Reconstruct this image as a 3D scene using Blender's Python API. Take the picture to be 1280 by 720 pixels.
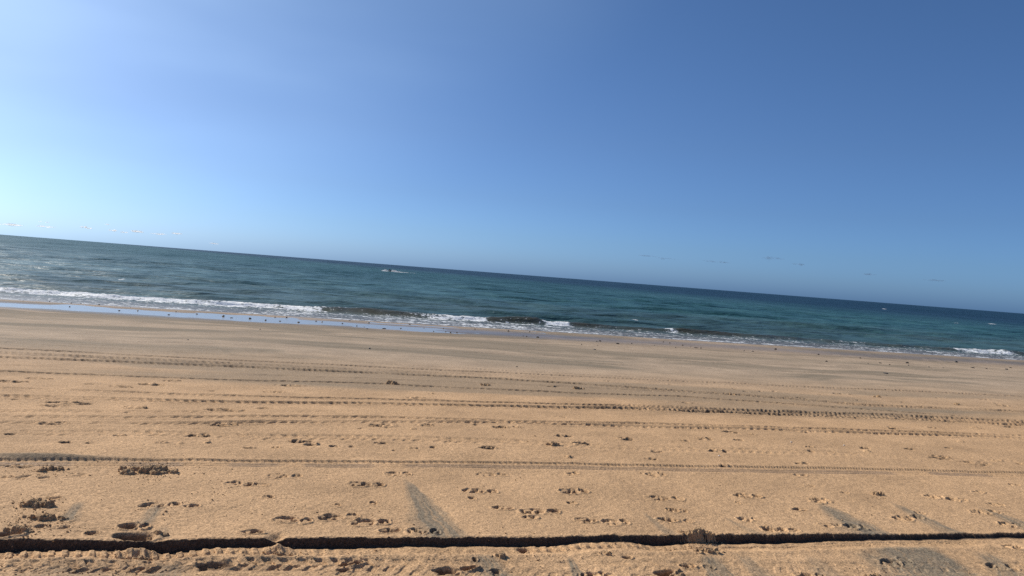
import bpy, bmesh, math, random
import numpy as np
from mathutils import Vector, Matrix, Euler

for o in list(bpy.data.objects):
    bpy.data.objects.remove(o)
S = bpy.context.scene
C = S.collection
R = math.radians

# ------------------------------------------------------------------ camera
CAM_H = 1.70
ROLL, PITCH, LENS = 4.42, 1.08, 26.0
cd = bpy.data.cameras.new("camera")
cam = bpy.data.objects.new("camera", cd)
C.objects.link(cam)
cd.lens, cd.sensor_width, cd.sensor_fit = LENS, 36.0, 'HORIZONTAL'
cd.clip_start, cd.clip_end = 0.1, 200000.0
CAM_M = Matrix.Rotation(R(90 - PITCH), 4, 'X') @ Matrix.Rotation(R(ROLL), 4, 'Z')
cam.matrix_world = Matrix.Translation((0, 0, CAM_H)) @ CAM_M
S.camera = cam

# ------------------------------------------------------------------ light
SUN_AZ, SUN_EL = -59.0, 33.0          # azimuth: degrees clockwise from +Y (straight ahead)
w = bpy.data.worlds.new("World")
S.world = w
w.use_nodes = True
nt = w.node_tree
bg = nt.nodes["Background"]
sky = nt.nodes.new("ShaderNodeTexSky")
sky.sky_type = 'NISHITA'
sky.sun_disc = False
sky.sun_elevation = R(SUN_EL)
sky.sun_rotation = R(SUN_AZ)
sky.altitude = 750
sky.air_density = 0.9
sky.dust_density = 2.2
sky.ozone_density = 8.5
tint = nt.nodes.new("ShaderNodeMix")
tint.data_type, tint.blend_type = 'RGBA', 'MULTIPLY'
tint.inputs[0].default_value = 1.0
# clean sea air: less yellow low down than the texture's own
gm = nt.nodes.new("ShaderNodeNewGeometry")
sx = nt.nodes.new("ShaderNodeSeparateXYZ")
neg = nt.nodes.new("ShaderNodeMath")
neg.operation = 'MULTIPLY'
neg.inputs[1].default_value = -1.0
tr = nt.nodes.new("ShaderNodeValToRGB")
el_ = tr.color_ramp.elements
el_[0].position, el_[0].color = 0.0, (.80, 1.20, 1.80, 1)
el_[1].position, el_[1].color = .32, (.84, .92, .97, 1)
for p_, c_ in ((.02, (.83, 1.13, 1.55, 1)), (.05, (.82, 1.03, 1.29, 1)), (.10, (.82, .93, 1.08, 1)), (.18, (.85, .91, .99, 1))):
    e_ = el_.new(p_)
    e_.color = c_
nt.links.new(gm.outputs['Incoming'], sx.inputs[0])
nt.links.new(sx.outputs['Z'], neg.inputs[0])
nt.links.new(neg.outputs[0], tr.inputs[0])
nt.links.new(tr.outputs[0], tint.inputs[7])
nt.links.new(sky.outputs[0], tint.inputs[6])
# pale veil of lens glare painted into the sky colour, brighter towards the sun
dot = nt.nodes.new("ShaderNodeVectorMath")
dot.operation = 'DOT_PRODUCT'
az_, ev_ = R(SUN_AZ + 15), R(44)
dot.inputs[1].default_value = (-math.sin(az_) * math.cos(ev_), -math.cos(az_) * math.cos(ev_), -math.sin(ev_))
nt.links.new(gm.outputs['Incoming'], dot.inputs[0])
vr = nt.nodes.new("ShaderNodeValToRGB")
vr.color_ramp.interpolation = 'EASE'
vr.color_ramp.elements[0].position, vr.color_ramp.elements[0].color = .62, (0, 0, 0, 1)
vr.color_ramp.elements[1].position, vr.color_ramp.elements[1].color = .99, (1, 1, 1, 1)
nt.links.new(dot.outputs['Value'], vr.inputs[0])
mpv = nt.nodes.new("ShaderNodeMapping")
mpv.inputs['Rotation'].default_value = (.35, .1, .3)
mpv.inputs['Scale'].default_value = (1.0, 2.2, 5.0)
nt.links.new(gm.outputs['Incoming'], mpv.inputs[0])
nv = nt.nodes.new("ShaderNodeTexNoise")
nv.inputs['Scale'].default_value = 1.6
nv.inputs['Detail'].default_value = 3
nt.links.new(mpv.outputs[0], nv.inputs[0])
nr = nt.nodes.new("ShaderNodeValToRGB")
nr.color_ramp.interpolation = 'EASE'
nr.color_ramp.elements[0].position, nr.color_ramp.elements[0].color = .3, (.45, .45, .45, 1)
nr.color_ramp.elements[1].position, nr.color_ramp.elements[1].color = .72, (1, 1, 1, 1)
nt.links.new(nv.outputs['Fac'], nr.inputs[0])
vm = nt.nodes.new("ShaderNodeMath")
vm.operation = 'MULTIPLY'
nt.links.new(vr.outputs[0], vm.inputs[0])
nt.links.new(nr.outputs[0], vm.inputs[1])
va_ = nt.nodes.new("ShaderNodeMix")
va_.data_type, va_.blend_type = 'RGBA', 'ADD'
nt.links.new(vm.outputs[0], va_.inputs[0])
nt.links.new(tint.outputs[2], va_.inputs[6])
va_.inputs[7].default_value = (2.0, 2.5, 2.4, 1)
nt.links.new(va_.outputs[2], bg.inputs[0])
bg.inputs[1].default_value = 0.105
sl = bpy.data.lights.new("sun", 'SUN')
sl.energy = 4.5
sl.angle = R(0.53)
sl.color = (1.0, 0.93, 0.82)
so = bpy.data.objects.new("sun", sl)
C.objects.link(so)
sdir = Vector((math.sin(R(SUN_AZ)) * math.cos(R(SUN_EL)), math.cos(R(SUN_AZ)) * math.cos(R(SUN_EL)), math.sin(R(SUN_EL))))
so.rotation_euler = sdir.to_track_quat('Z', 'Y').to_euler()
so.location = (-20, 12, 14)
S.view_settings.view_transform = 'Standard'
S.view_settings.look = 'None'
S.view_settings.exposure = 0.0
S.view_settings.gamma = 1.0
S.view_settings.use_curve_mapping = False
S.cycles.use_denoising = False
S.cycles.max_bounces = 6
S.cycles.transparent_max_bounces = 64
S.cycles.caustics_reflective = False
S.cycles.caustics_refractive = False

# ------------------------------------------------------------------ shore coordinates
# u runs along the shore (to the right and away), v runs out to sea
SH = R(77.0)
UX, UY = math.sin(SH), math.cos(SH)
VX, VY = -math.cos(SH), math.sin(SH)
SEA = -0.60
POOL = -0.505


def uv_of(X, Y):
    return X * UX + Y * UY, X * VX + Y * VY


def xy_of(u, v):
    return u * UX + v * VX, u * UY + v * VY


def profile(v):
    return np.interp(v, [-4000, -40, -6, 0, 8, 16, 24, 25.2, 26.4, 28.2, 30, 34, 45, 5000],
                     [6, 1.2, .12, 0, 0, -.22, -.470, -.500, -.522, -.499, -.60, -.95, -1.6, -4.5])


def ray(px, py):
    d = CAM_M.to_3x3() @ Vector(((px - 640) / 1280 * 36 / LENS, (360 - py) / 1280 * 36 / LENS, -1))
    return d


def at(px, py, z=None):
    """point of the beach (or of the level z) that this direction from the tripod meets"""
    d = ray(px, py)
    zz = 0.0 if z is None else z
    for _ in range(25):
        t = (zz - CAM_H) / d.z
        X, Y = d.x * t, d.y * t
        if z is not None:
            break
        zz = .5 * zz + .5 * float(profile(uv_of(X, Y)[1]))
    return X, Y


def atuv(px, py, z=None):
    return uv_of(*at(px, py, z))


# ------------------------------------------------------------------ noise
def _h(ix, iy, seed):
    n = (ix.astype(np.int64) * 374761393 + iy.astype(np.int64) * 668265263 + seed * 2147483647) & 0xFFFFFFFF
    n = ((n ^ (n >> 13)) * 1274126177) & 0xFFFFFFFF
    n = ((n ^ (n >> 16)) * 2246822519) & 0xFFFFFFFF
    return ((n ^ (n >> 15)) & 0xFFFFFF) / float(0xFFFFFF)


def vn(x, y, seed=0):
    ix, iy = np.floor(x), np.floor(y)
    fx, fy = x - ix, y - iy
    fx, fy = fx * fx * fx * (fx * (fx * 6 - 15) + 10), fy * fy * fy * (fy * (fy * 6 - 15) + 10)
    a, b = _h(ix, iy, seed), _h(ix + 1, iy, seed)
    c, d = _h(ix, iy + 1, seed), _h(ix + 1, iy + 1, seed)
    return (a + (b - a) * fx) * (1 - fy) + (c + (d - c) * fx) * fy


def fbm(x, y, seed=0, n=4, g=.5):
    s, a, t = 0., 1., 0.
    for i in range(n):
        s = s + a * vn(x * 2 ** i + 17.3 * i, y * 2 ** i - 9.1 * i, seed + i)
        t += a
        a *= g
    return s / t


def ss(e0, e1, x):
    t = np.clip((x - e0) / (e1 - e0 + 1e-12), 0, 1)
    return t * t * (3 - 2 * t)


# ------------------------------------------------------------------ object helpers
def link(name, me, mat=None, parent=None):
    o = bpy.data.objects.new(name, me)
    C.objects.link(o)
    if mat:
        me.materials.append(mat)
    if parent:
        o.parent = parent
    return o


def tag(o, label, cat, group=None):
    o['label'] = label
    o['category'] = cat
    if group:
        o['group'] = group
    return o


def grid_mesh(name, X, Y, Z, attrs=None, keep=None):
    nr, nc = X.shape
    co = np.stack([X, Y, Z], -1).reshape(-1, 3).astype(np.float32)
    idx = np.arange(nr * nc).reshape(nr, nc)
    q = np.stack([idx[:-1, :-1], idx[:-1, 1:], idx[1:, 1:], idx[1:, :-1]], -1).reshape(-1, 4)
    # polar rows grow outward and columns turn clockwise: flip so that faces look up
    q = q[:, ::-1]
    if keep is not None:
        kq = (keep[:-1, :-1] | keep[:-1, 1:] | keep[1:, 1:] | keep[1:, :-1]).reshape(-1)
        q = q[kq]
        used = np.zeros(nr * nc, bool)
        used[q.reshape(-1)] = True
        remap = np.cumsum(used) - 1
        q = remap[q]
        co = co[used]
    else:
        used = None
    me = bpy.data.meshes.new(name)
    me.vertices.add(len(co))
    me.vertices.foreach_set('co', co.reshape(-1))
    me.loops.add(q.size)
    me.loops.foreach_set('vertex_index', q.reshape(-1).astype(np.int32))
    me.polygons.add(len(q))
    me.polygons.foreach_set('loop_start', np.arange(0, q.size, 4, dtype=np.int32))
    me.polygons.foreach_set('use_smooth', np.ones(len(q), bool))
    me.update(calc_edges=True)
    me.validate()
    for k, A in (attrs or {}).items():
        a = me.attributes.new(k, 'FLOAT', 'POINT')
        v = A.reshape(-1).astype(np.float32)
        a.data.foreach_set('value', v if used is None else v[used])
    return me


class NT:
    def __init__(self, name):
        self.m = bpy.data.materials.new(name)
        self.m.use_nodes = True
        self.t = self.m.node_tree
        self.b = self.t.nodes["Principled BSDF"]
        self.out = self.t.nodes["Material Output"]

    def n(self, typ, **kw):
        x = self.t.nodes.new(typ)
        for k, v in kw.items():
            setattr(x, k, v)
        return x

    def l(self, a, b):
        self.t.links.new(a, b)

    def attr(self, name):
        return self.n("ShaderNodeAttribute", attribute_name=name).outputs['Fac']

    def coords(self, scale=(1, 1, 1), rot=0.):
        tc = self.n("ShaderNodeNewGeometry")
        mp = self.n("ShaderNodeMapping", vector_type='POINT')
        mp.inputs['Scale'].default_value = scale
        mp2 = self.n("ShaderNodeMapping", vector_type='POINT')
        mp2.inputs['Rotation'].default_value = (0, 0, rot)
        self.l(tc.outputs['Position'], mp2.inputs[0])
        self.l(mp2.outputs[0], mp.inputs[0])
        return mp.outputs[0]

    def noise(self, vec, scale, detail=3, rough=.5):
        x = self.n("ShaderNodeTexNoise")
        self.l(vec, x.inputs['Vector'])
        x.inputs['Scale'].default_value = scale
        x.inputs['Detail'].default_value = detail
        x.inputs['Roughness'].default_value = rough
        return x.outputs['Fac']

    def ramp(self, fac, stops):
        x = self.n("ShaderNodeValToRGB")
        e = x.color_ramp.elements
        while len(e) < len(stops):
            e.new(.5)
        for i, (p, c) in enumerate(stops):
            e[i].position = p
            e[i].color = (c[0], c[1], c[2], 1) if not isinstance(c, (int, float)) else (c, c, c, 1)
        self.l(fac, x.inputs[0])
        return x.outputs[0]

    def mix(self, fac, a, b, blend='MIX'):
        x = self.n("ShaderNodeMix", data_type='RGBA', blend_type=blend)
        for s, v in ((x.inputs[0], fac), (x.inputs[6], a), (x.inputs[7], b)):
            if isinstance(v, (int, float)):
                s.default_value = v
            elif isinstance(v, tuple):
                s.default_value = (*v, 1)
            else:
                self.l(v, s)
        return x.outputs[2]

    def math(self, op, a, b=0., clamp=False):
        x = self.n("ShaderNodeMath", operation=op, use_clamp=clamp)
        for s, v in ((x.inputs[0], a), (x.inputs[1], b)):
            if isinstance(v, (int, float)):
                s.default_value = v
            else:
                self.l(v, s)
        return x.outputs[0]

    def bump(self, h, strength, dist, prev=None):
        x = self.n("ShaderNodeBump")
        x.inputs['Strength'].default_value = strength
        x.inputs['Distance'].default_value = dist
        self.l(h, x.inputs['Height'])
        if prev is not None:
            self.l(prev, x.inputs['Normal'])
        return x.outputs[0]


def plain(name, col, rough=.6, spec=.3):
    m = NT(name)
    nz = m.noise(m.coords(), 9, 3)
    c = m.mix(nz, tuple(x * .8 for x in col), tuple(min(1, x * 1.2) for x in col))
    m.l(c, m.b.inputs['Base Color'])
    m.b.inputs['Roughness'].default_value = rough
    m.b.inputs['Specular IOR Level'].default_value = spec
    return m.m


# ------------------------------------------------------------------ materials
def sand_material():
    m = NT("beach_sand")
    P = m.coords()
    grey, damp_shade, wet = m.attr('grey'), m.attr('damp_shade'), m.attr('wet')
    far = m.attr('far')
    dry = (.572, .356, .186)
    pale = (.43, .318, .212)
    base = m.mix(far, dry, pale)
    # blotches a hand to a metre wide
    b1 = m.ramp(m.noise(P, 1.3, 4, .6), [(.3, .84), (.7, 1.14)])
    base = m.mix(1.0, base, b1, 'MULTIPLY')
    base = m.mix(grey, base, (.25, .195, .13))
    base = m.mix(damp_shade, base, m.ramp(damp_shade, [(.55, (.125, .082, .052)), (.95, (.092, .060, .040))]))  # moist tone; the darkest stop also paints the shade of the rut's wall
    # grains: light quartz and dark shell specks
    g = m.noise(P, 80, 2, .8)
    g1 = m.ramp(g, [(.3, .5), (.5, 1.0), (.7, 1.5)])
    g3 = m.noise(P, 33, 2, .7)
    base = m.mix(1.0, base, m.ramp(g3, [(.3, .85), (.7, 1.15)]), 'MULTIPLY')
    base = m.mix(1.0, base, g1, 'MULTIPLY')
    g2 = m.ramp(m.noise(P, 260, 1, .5), [(.3, .75), (.7, 1.25)])
    base = m.mix(1.0, base, g2, 'MULTIPLY')
    wetc = m.mix(1.0, base, (.5, .5, .5), 'MULTIPLY')
    base = m.mix(wet, base, wetc)
    m.l(base, m.b.inputs['Base Color'])
    m.l(m.math('SUBTRACT', .92, m.math('MULTIPLY', wet, .5)), m.b.inputs['Roughness'])
    m.b.inputs['Specular IOR Level'].default_value = .15
    h = m.math('ADD', m.math('MULTIPLY', g, 1.0), m.math('MULTIPLY', g3, .7))
    sm = m.math('SUBTRACT', 1.0, m.math('MULTIPLY', wet, .8))
    bp = m.n("ShaderNodeBump")
    bp.inputs['Distance'].default_value = .006
    m.l(m.math('MULTIPLY', m.math('MULTIPLY', sm, m.math('SUBTRACT', 1.0, m.math('MULTIPLY', far, .7))), .8), bp.inputs['Strength'])
    m.l(h, bp.inputs['Height'])
    m.l(bp.outputs[0], m.b.inputs['Normal'])
    m.l(wet, m.b.inputs['Coat Weight'])
    m.b.inputs['Coat Roughness'].default_value = .22
    m.b.inputs['Coat IOR'].default_value = 1.33
    return m.m


def water_material():
    m = NT("sea_water")
    shal, foam, face = m.attr('shallow'), m.attr('foam'), m.attr('face')
    rot = -(math.pi / 2 - SH)
    P1 = m.coords((1, 1, 1), rot)
    PA = m.coords((.42, 1.0, 1), rot)
    w0 = m.noise(m.coords((.03, .007, 1), rot), 1.0, 3, .6)
    w1 = m.noise(m.coords((.11, .035, 1), rot), 1.0, 3, .65)
    w2 = m.noise(m.coords((.42, .22, 1), rot), 1.0, 4, .7)
    w3 = m.noise(m.coords((.012, .03, 1), rot), 1.0, 2, .5)
    patch = m.math('ADD', m.math('ADD', m.math('MULTIPLY', w0, .30), m.math('MULTIPLY', w1, .38)), m.math('ADD', m.math('MULTIPLY', w2, .52), m.math('MULTIPLY', w3, .10)))
    patch = m.math('SUBTRACT', patch, .15)
    deep = m.ramp(patch, [(.36, (.013, .052, .055)), (.5, (.023, .086, .081)), (.64, (.042, .126, .112))])
    deep = m.mix(m.attr('deep'), deep, (.005, .022, .044))
    col = m.mix(shal, deep, (.115, .100, .062))
    col = m.mix(face, col, (.060, .050, .026))
    lace = m.noise(P1, 4.5, 4, .75)
    fm = m.math('MULTIPLY', foam, 1.0)
    fmask = m.ramp(m.math('ADD', fm, m.math('MULTIPLY', m.math('SUBTRACT', lace, .5), 2.2)), [(.42, 0.), (.6, 1.)])
    col = m.mix(fmask, col, (.82, .83, .82))
    m.l(col, m.b.inputs['Base Color'])
    rg = m.math('ADD', .42, m.math('MULTIPLY', fmask, .4), True)
    m.l(rg, m.b.inputs['Roughness'])
    m.b.inputs['IOR'].default_value = 1.333
    offshore = m.math('MULTIPLY', m.math('ADD', m.math('MULTIPLY', m.attr('chop'), .27), .07), m.math('MULTIPLY', m.ramp(patch, [(.38, .05), (.62, 1.)]), 3.3))
    m.l(m.math('ADD', offshore, m.math('MULTIPLY', m.ramp(shal, [(.8, 0.), (1., 1.)]), .45)), m.b.inputs['Specular IOR Level'])
    # wind chop: three sizes of ripple, longer along the shore
    n1 = m.noise(PA, 5.0, 3, .6)
    n2 = m.noise(PA, 1.3, 4, .6)
    n3 = m.noise(PA, .28, 4, .6)
    h = m.math('ADD', m.math('MULTIPLY', n1, .035), m.math('ADD', m.math('MULTIPLY', n2, .26), m.math('ADD', m.math('MULTIPLY', n3, 1.0), m.math('MULTIPLY', m.noise(PA, .06, 4, .6), 3.0))))
    fl = m.math('SUBTRACT', 1.0, m.math('MULTIPLY', shal, .75))
    b = m.n("ShaderNodeBump")
    b.inputs['Distance'].default_value = 1.0
    m.l(m.math('MULTIPLY', fl, 1.0), b.inputs['Strength'])
    m.l(h, b.inputs['Height'])
    fb = m.bump(lace, .8, .06, b.outputs[0])
    mixn = m.n("ShaderNodeMix", data_type='VECTOR')
    m.l(fmask, mixn.inputs[0])
    m.l(b.outputs[0], mixn.inputs[4])
    m.l(fb, mixn.inputs[5])
    m.l(mixn.outputs[1], m.b.inputs['Normal'])
    return m.m


M_SAND = sand_material()
M_SEA = water_material()


def clod_material():
    m = NT("damp_clod_sand")
    P = m.coords()
    g = m.noise(P, 90, 3, .7)
    c = m.ramp(g, [(.3, (.34, .22, .12)), (.55, (.50, .325, .175)), (.75, (.62, .41, .23))])
    m.l(c, m.b.inputs['Base Color'])
    m.b.inputs['Roughness'].default_value = .95
    m.b.inputs['Specular IOR Level'].default_value = .1
    m.l(m.bump(m.math('ADD', g, m.noise(P, 28, 3)), .9, .012), m.b.inputs['Normal'])
    return m.m


def stone_material():
    m = NT("dark_wet_stone")
    P = m.coords()
    c = m.ramp(m.noise(P, 14, 4, .6), [(.3, (.012, .011, .011)), (.6, (.04, .034, .028)), (.8, (.085, .07, .05))])
    m.l(c, m.b.inputs['Base Color'])
    m.b.inputs['Roughness'].default_value = .5
    m.l(m.bump(m.noise(P, 40, 3), .7, .01), m.b.inputs['Normal'])
    return m.m


M_CLOD = clod_material()
M_STONE = stone_material()

# ------------------------------------------------------------------ the beach: one height sheet
f1024 = 1024 * LENS / 36
th = np.concatenate([np.radians(np.linspace(-180, -44, 70)[:-1]), np.linspace(R(-44), R(44), 1537), np.radians(np.linspace(44, 180, 70)[1:])])
rr = [0.05, .5, 1., 1.5, 2.0, 2.4, 2.7, 3.0]
while rr[-1] < 72:
    rr.append(rr[-1] + .36 * rr[-1] ** 2 / (f1024 * CAM_H))
while rr[-1] < 4500:
    rr.append(rr[-1] * 1.18)
rr = np.array(rr)
TH, RR = np.meshgrid(th, rr)
BX, BY = RR * np.sin(TH), RR * np.cos(TH)
BU, BV = uv_of(BX, BY)
nearm = ss(90, 60, RR)
H = profile(BV) * 1.0
grey = np.zeros_like(H)
damp_shade = np.zeros_like(H)
wet = np.zeros_like(H)

# broad undulation and bars parallel to the water
H += nearm * (fbm(BU * .12, BV * .3, 3, 3) - .5) * .05 * ss(24, 12, BV)
H += nearm * (fbm(BU * .6, BV * 1.2, 5, 3) - .5) * .022 * ss(22, 10, BV)
H += nearm * (fbm(BU * 3.1, BV * 3.6, 7, 3) - .5) * .012 * ss(18, 7, BV)
H += nearm * (fbm(BU * .25, BV * .9, 8, 3) - .5) * .034 * ss(24, 26, BV) * ss(33, 28, BV)
H += nearm * (fbm(BU * .7, BV * 2.2, 9, 3) - .5) * .034 * ss(24, 26, BV) * ss(30, 28, BV)
# the runnel closes towards the right
uend, _ = atuv(600, 418)
H += nearm * ss(uend - 6, uend + 4, BU) * .03 * np.exp(-((BV - 26.4) / 1.1) ** 2)

far = ss(8.5, 17, BV + 2.2 * (fbm(BU * .11, BV * .35, 21, 3) - .5))

# streaks left by the falling tide on the lower beach: stretched along the shore
wv_ = BV + .05 * BU + 4.5 * (fbm(BU * .14, BV * .25, 33, 3) - .5) + .6 * (fbm(BU * .6, BV * .7, 34, 2) - .5)
st = fbm(BU * .15 + BV * .10, wv_ * .6, 31, 4, .58)
st2 = fbm(BU * .2, wv_ * 2.4, 37, 3, .55)
low = ss(12.5, 16, BV) * ss(30, 27, BV)
grey = np.maximum(grey, low * np.clip(ss(.44, .62, st) * .85 + ss(.5, .68, st2) * .45 - .1, 0, 1))
mid = ss(9.0, 10.2, BV) * ss(14, 12.5, BV)
grey = np.maximum(grey, mid * ss(.46, .62, fbm(BU * .16 + 3, BV * .6, 41, 3)) * .55)


def blob(px, py, ru, rv, rot=0.):
    u0, v0 = atuv(px, py)
    du, dv = BU - u0, BV - v0
    a = du * math.cos(rot) + dv * math.sin(rot)
    b = -du * math.sin(rot) + dv * math.cos(rot)
    return np.exp(-((a / ru) ** 2 + (b / rv) ** 2))


for px, py, ru, rv, k in [(640, 432, 2.8, 1.1, .8), (430, 480, 1.6, .35, .7), (270, 470, 2.2, .35, .5), (1140, 512, 2.6, .42, .95),
                          (960, 497, 2.6, .35, .6), (700, 487, 2.0, .25, .5), (1230, 420 + 30, 4, .8, .5), (930, 447, 3.5, .9, .55), (760, 440, 3.5, .5, .5),
                          (150, 400, 7, .5, .5), (380, 421, 6, .6, .6), (1000, 450, 5, .5, .5)]:
    grey = np.maximum(grey, k * blob(px, py, ru, rv, .03) * (.55 + .9 * st2))

# rills of grey silt that drained down to the rut: drawn as wedges (x0,y0 -> x1,y1, end width px)
def wedge(x0, y0, w0, x1, y1, w1, k, soft_l=.5, soft_r=.15, seed=0):
    """x, y, width of the top and of the foot of the rill in the photo"""
    global grey
    ua, va = atuv(x0, y0)
    ub_, vb_ = atuv(x1, y1)
    sc = math.hypot(*xy_of(ub_, vb_)) / 924
    s = (BV - va) / (vb_ - va)
    t = (BU - ua - s * (ub_ - ua)) / np.maximum((w0 + (w1 - w0) * np.clip(s, 0, 1)) * sc * .5, 1e-4)
    t = t + .55 * (fbm(BU * 7, BV * 7, 51 + seed, 4, .6) - .5)
    fil = fbm(t * (w0 + w1) * .09 + seed, s * 1.3, 50 + seed, 3, .6)
    kk = ss(-1.05, -1.05 + soft_l, t) * ss(1.15, .8 - soft_r, t) * ss(-.04, .25, s) * ss(1.05, .98, s)
    grey = np.maximum(grey, np.clip(kk * k * (.1 + 2.0 * fil), 0, 1))


for a in [(504, 596, 5, 550, 671, 84, .85, 1.1, .15, 1), (598, 688, 34, 626, 722, 60, .7, .9, .3, 2), (102, 626, 12, 84, 650, 26, .6, .8, .6, 3), (198, 629, 16, 178, 654, 24, .6, .7, .4, 4),
          (205, 655, 14, 205, 672, 26, .4, .8, .8, 5), (1022, 626, 8, 1084, 668, 84, .8, 1., .12, 6), (1112, 626, 8, 1196, 668, 36, .7, .8, .15, 7), (1222, 632, 8, 1300, 664, 40, .75, .9, .15, 8),
          (803, 640, 6, 838, 668, 22, .5, .8, .4, 9), (905, 646, 6, 946, 668, 20, .45, .8, .4, 10), (711, 692, 6, 724, 722, 26, .7, .9, .2, 11), (882, 690, 26, 915, 726, 60, .75, .5, .4, 12),
          (924, 688, 16, 962, 724, 40, .55, .6, .6, 13), (1110, 676, 110, 1150, 726, 190, .95, 1.2, .12, 14), (1010, 690, 20, 1046, 724, 60, .4, .7, .7, 15), (1225, 686, 30, 1272, 724, 60, .6, .6, .5, 16), (92, 700, 90, 80, 724, 160, .35, .8, .8, 17), (215, 700, 40, 205, 724, 80, .5, .8, .7, 18)]:
    wedge(*a)


# ---- wheel tracks -------------------------------------------------
def line_v(pts):
    q = sorted(atuv(x, y) for x, y in pts)
    us, vs = np.array([a for a, _ in q]), np.array([b for _, b in q])
    u0, v0 = us[0] - 60, vs[0] - 60 * (vs[-1] - vs[0]) / (us[-1] - us[0])
    u1, v1 = us[-1] + 60, vs[-1] + 60 * (vs[-1] - vs[0]) / (us[-1] - us[0])
    us, vs = np.concatenate([[u0], us, [u1]]), np.concatenate([[v0], vs, [v1]])
    return lambda u: np.interp(u, us, vs)


def tread(pts, rows, period, depth, w, strength=None, slant=.5, dampk=.25, seed=0, rough=.006):
    """a tyre track: rows of lug prints either side of its middle line"""
    global H, damp_shade
    f = line_v(pts)
    s = BV - f(BU) - .02 * (fbm(BU * .8, BU * 0, 60 + seed, 2) - .5)
    band = (np.abs(s) < w * 1.6 + .1) & (RR < 70)
    sb, ub, vb = s[band], BU[band], BV[band]
    k = np.ones_like(ub)
    if strength is not None:
        qs = sorted((atuv(x, y)[0], g) for (x, y), g in zip(pts, strength))
        k = np.interp(ub, [a for a, _ in qs], [b for _, b in qs])
    k = k * (.15 + 1.25 * fbm(ub * 1.1, vb * 0, 63 + seed, 3, .6)) * .95
    dh = -depth * .35 * ss(w * 1.1, w * .7, np.abs(sb)) + depth * .3 * np.exp(-((np.abs(sb) - w * 1.25) / .035) ** 2)
    for j, r in enumerate(rows):
        t = sb - r
        ph = (ub / period + slant * t / period * (1 if j % 2 else -1) + .5 * j + .25 * vn(ub * 4, vb * 0, 70 + seed + j)) % 1.0
        rw = .6 * w if len(rows) == 1 else .42 * w
        lug = ss(.5, .34, np.abs(ph - .5) * 2 - .12) * ss(rw, rw * .7, np.abs(t))
        lug = lug * (.25 + 1.1 * _h(np.floor(ub / period + .5 * j), np.zeros_like(ub), 81 + seed + j))
        dh = dh - depth * 1.0 * lug * (.6 + .8 * vn(ub * 9, vb * 9, 75 + seed))
    dh = dh + rough * 2 * (fbm(ub * 14, vb * 14, 77 + seed, 3) - .5) * ss(w * 1.7, w, np.abs(sb))
    H[band] += dh * k
    damp_shade[band] = np.maximum(damp_shade[band], np.clip(dampk * k * ss(w * 1.35, w * .7, np.abs(sb)) * (.1 + 1.5 * fbm(ub * 6, vb * 9, 78 + seed, 2)), 0, 1))


# rows of prints up the beach (photo points give each its course over the sand)
tread([(0, 436), (110, 441), (201, 446), (430, 456), (640, 466), (850, 476), (1110, 488), (1280, 496)], [0], .085, .030, .09, [1.3, 1.2, 1.1, .9, .8, .55, .8, .5], seed=1, dampk=.5)
tread([(0, 446), (134, 451), (300, 458), (430, 464), (622, 473), (850, 488), (960, 496), (1085, 506), (1280, 515)], [-.07, .07], .09, .030, .13, [1, 1, 1.1, 1.1, 1.1, 1.2, 1.0, .9, 1.2], seed=2, dampk=.5)
tread([(0, 463), (200, 471), (320, 475), (480, 479), (640, 487), (720, 491), (850, 495), (960, 502), (1280, 526)], [0], .11, .030, .07, [1.1, 1.2, 1.1, .9, 1, 1, 1.1, .8, 1.0], seed=3, dampk=.45)
tread([(0, 484), (160, 489), (320, 494), (480, 498), (640, 502), (800, 507), (960, 513), (1120, 518), (1280, 527)], [0], .088, .030, .07, [.6, .7, .8, .9, 1.1, 1.3, 1.3, 1.3, 1.1], seed=4, dampk=.4)
tread([(0, 494), (160, 498), (320, 502), (480, 504), (640, 507), (800, 510), (960, 517), (1120, 523), (1280, 531)], [-.05, .05], .095, .030, .11, [.45, .5, .8, .9, 1.1, 1.4, 1.4, 1.4, 1.0], seed=5, dampk=.4)
tread([(0, 519), (200, 520), (320, 519), (480, 521), (640, 526), (800, 528), (960, 533), (1120, 539), (1280, 544)], [0], .105, .026, .07, [.35, .5, .9, .9, .9, 1.1, 1.1, 1.2, .7], seed=6, dampk=.25)
tread([(0, 527), (200, 528), (320, 527), (480, 527), (640, 528), (800, 532), (960, 536), (1120, 542), (1280, 547)], [0], .105, .030, .08, [.35, .5, .9, .9, 1, 1, 1, 1, .7], seed=7, dampk=.25)
tread([(0, 540), (200, 541), (320, 545), (480, 547), (640, 552), (760, 558), (960, 563), (1280, 574)], [-.05, .05], .10, .016, .12, [.5, .5, .6, .6, .4, .5, .4, .2], seed=8, dampk=.05)
tread([(0, 512), (200, 513), (320, 514), (480, 513), (640, 516)], [0], .09, .012, .09, [.6, .6, .5, .2, 0], seed=9, dampk=.05)
tread([(850, 474), (960, 482), (1110, 488), (1280, 497)], [0], .085, .02, .07, [.5, .8, .8, .6], seed=10, dampk=.4)
# faint older lines on the lower beach
for y0, y1, k in ((427, 477, .25), (421, 468, .3), (455, 510, .2), (418, 459, .2)):
    tread([(0, y0), (640, .55 * y0 + .45 * y1), (1280, y1)], [0], .3, .012, .10, [k * 2, k * 3, k * 2], seed=int(y0), dampk=.25)

tread([(700, 503), (850, 509), (960, 514), (1120, 520), (1280, 529)], [-.1, .02, .12], .075, .015, .17, [0, .7, 1.1, 1.1, .9], seed=14, dampk=.5, rough=.016)
tread([(0, 441), (201, 450), (430, 461), (640, 469)], [-.1, .1], .1, .02, .16, [1., 1., .8, .2], seed=15, dampk=.4, rough=.012)
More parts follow.
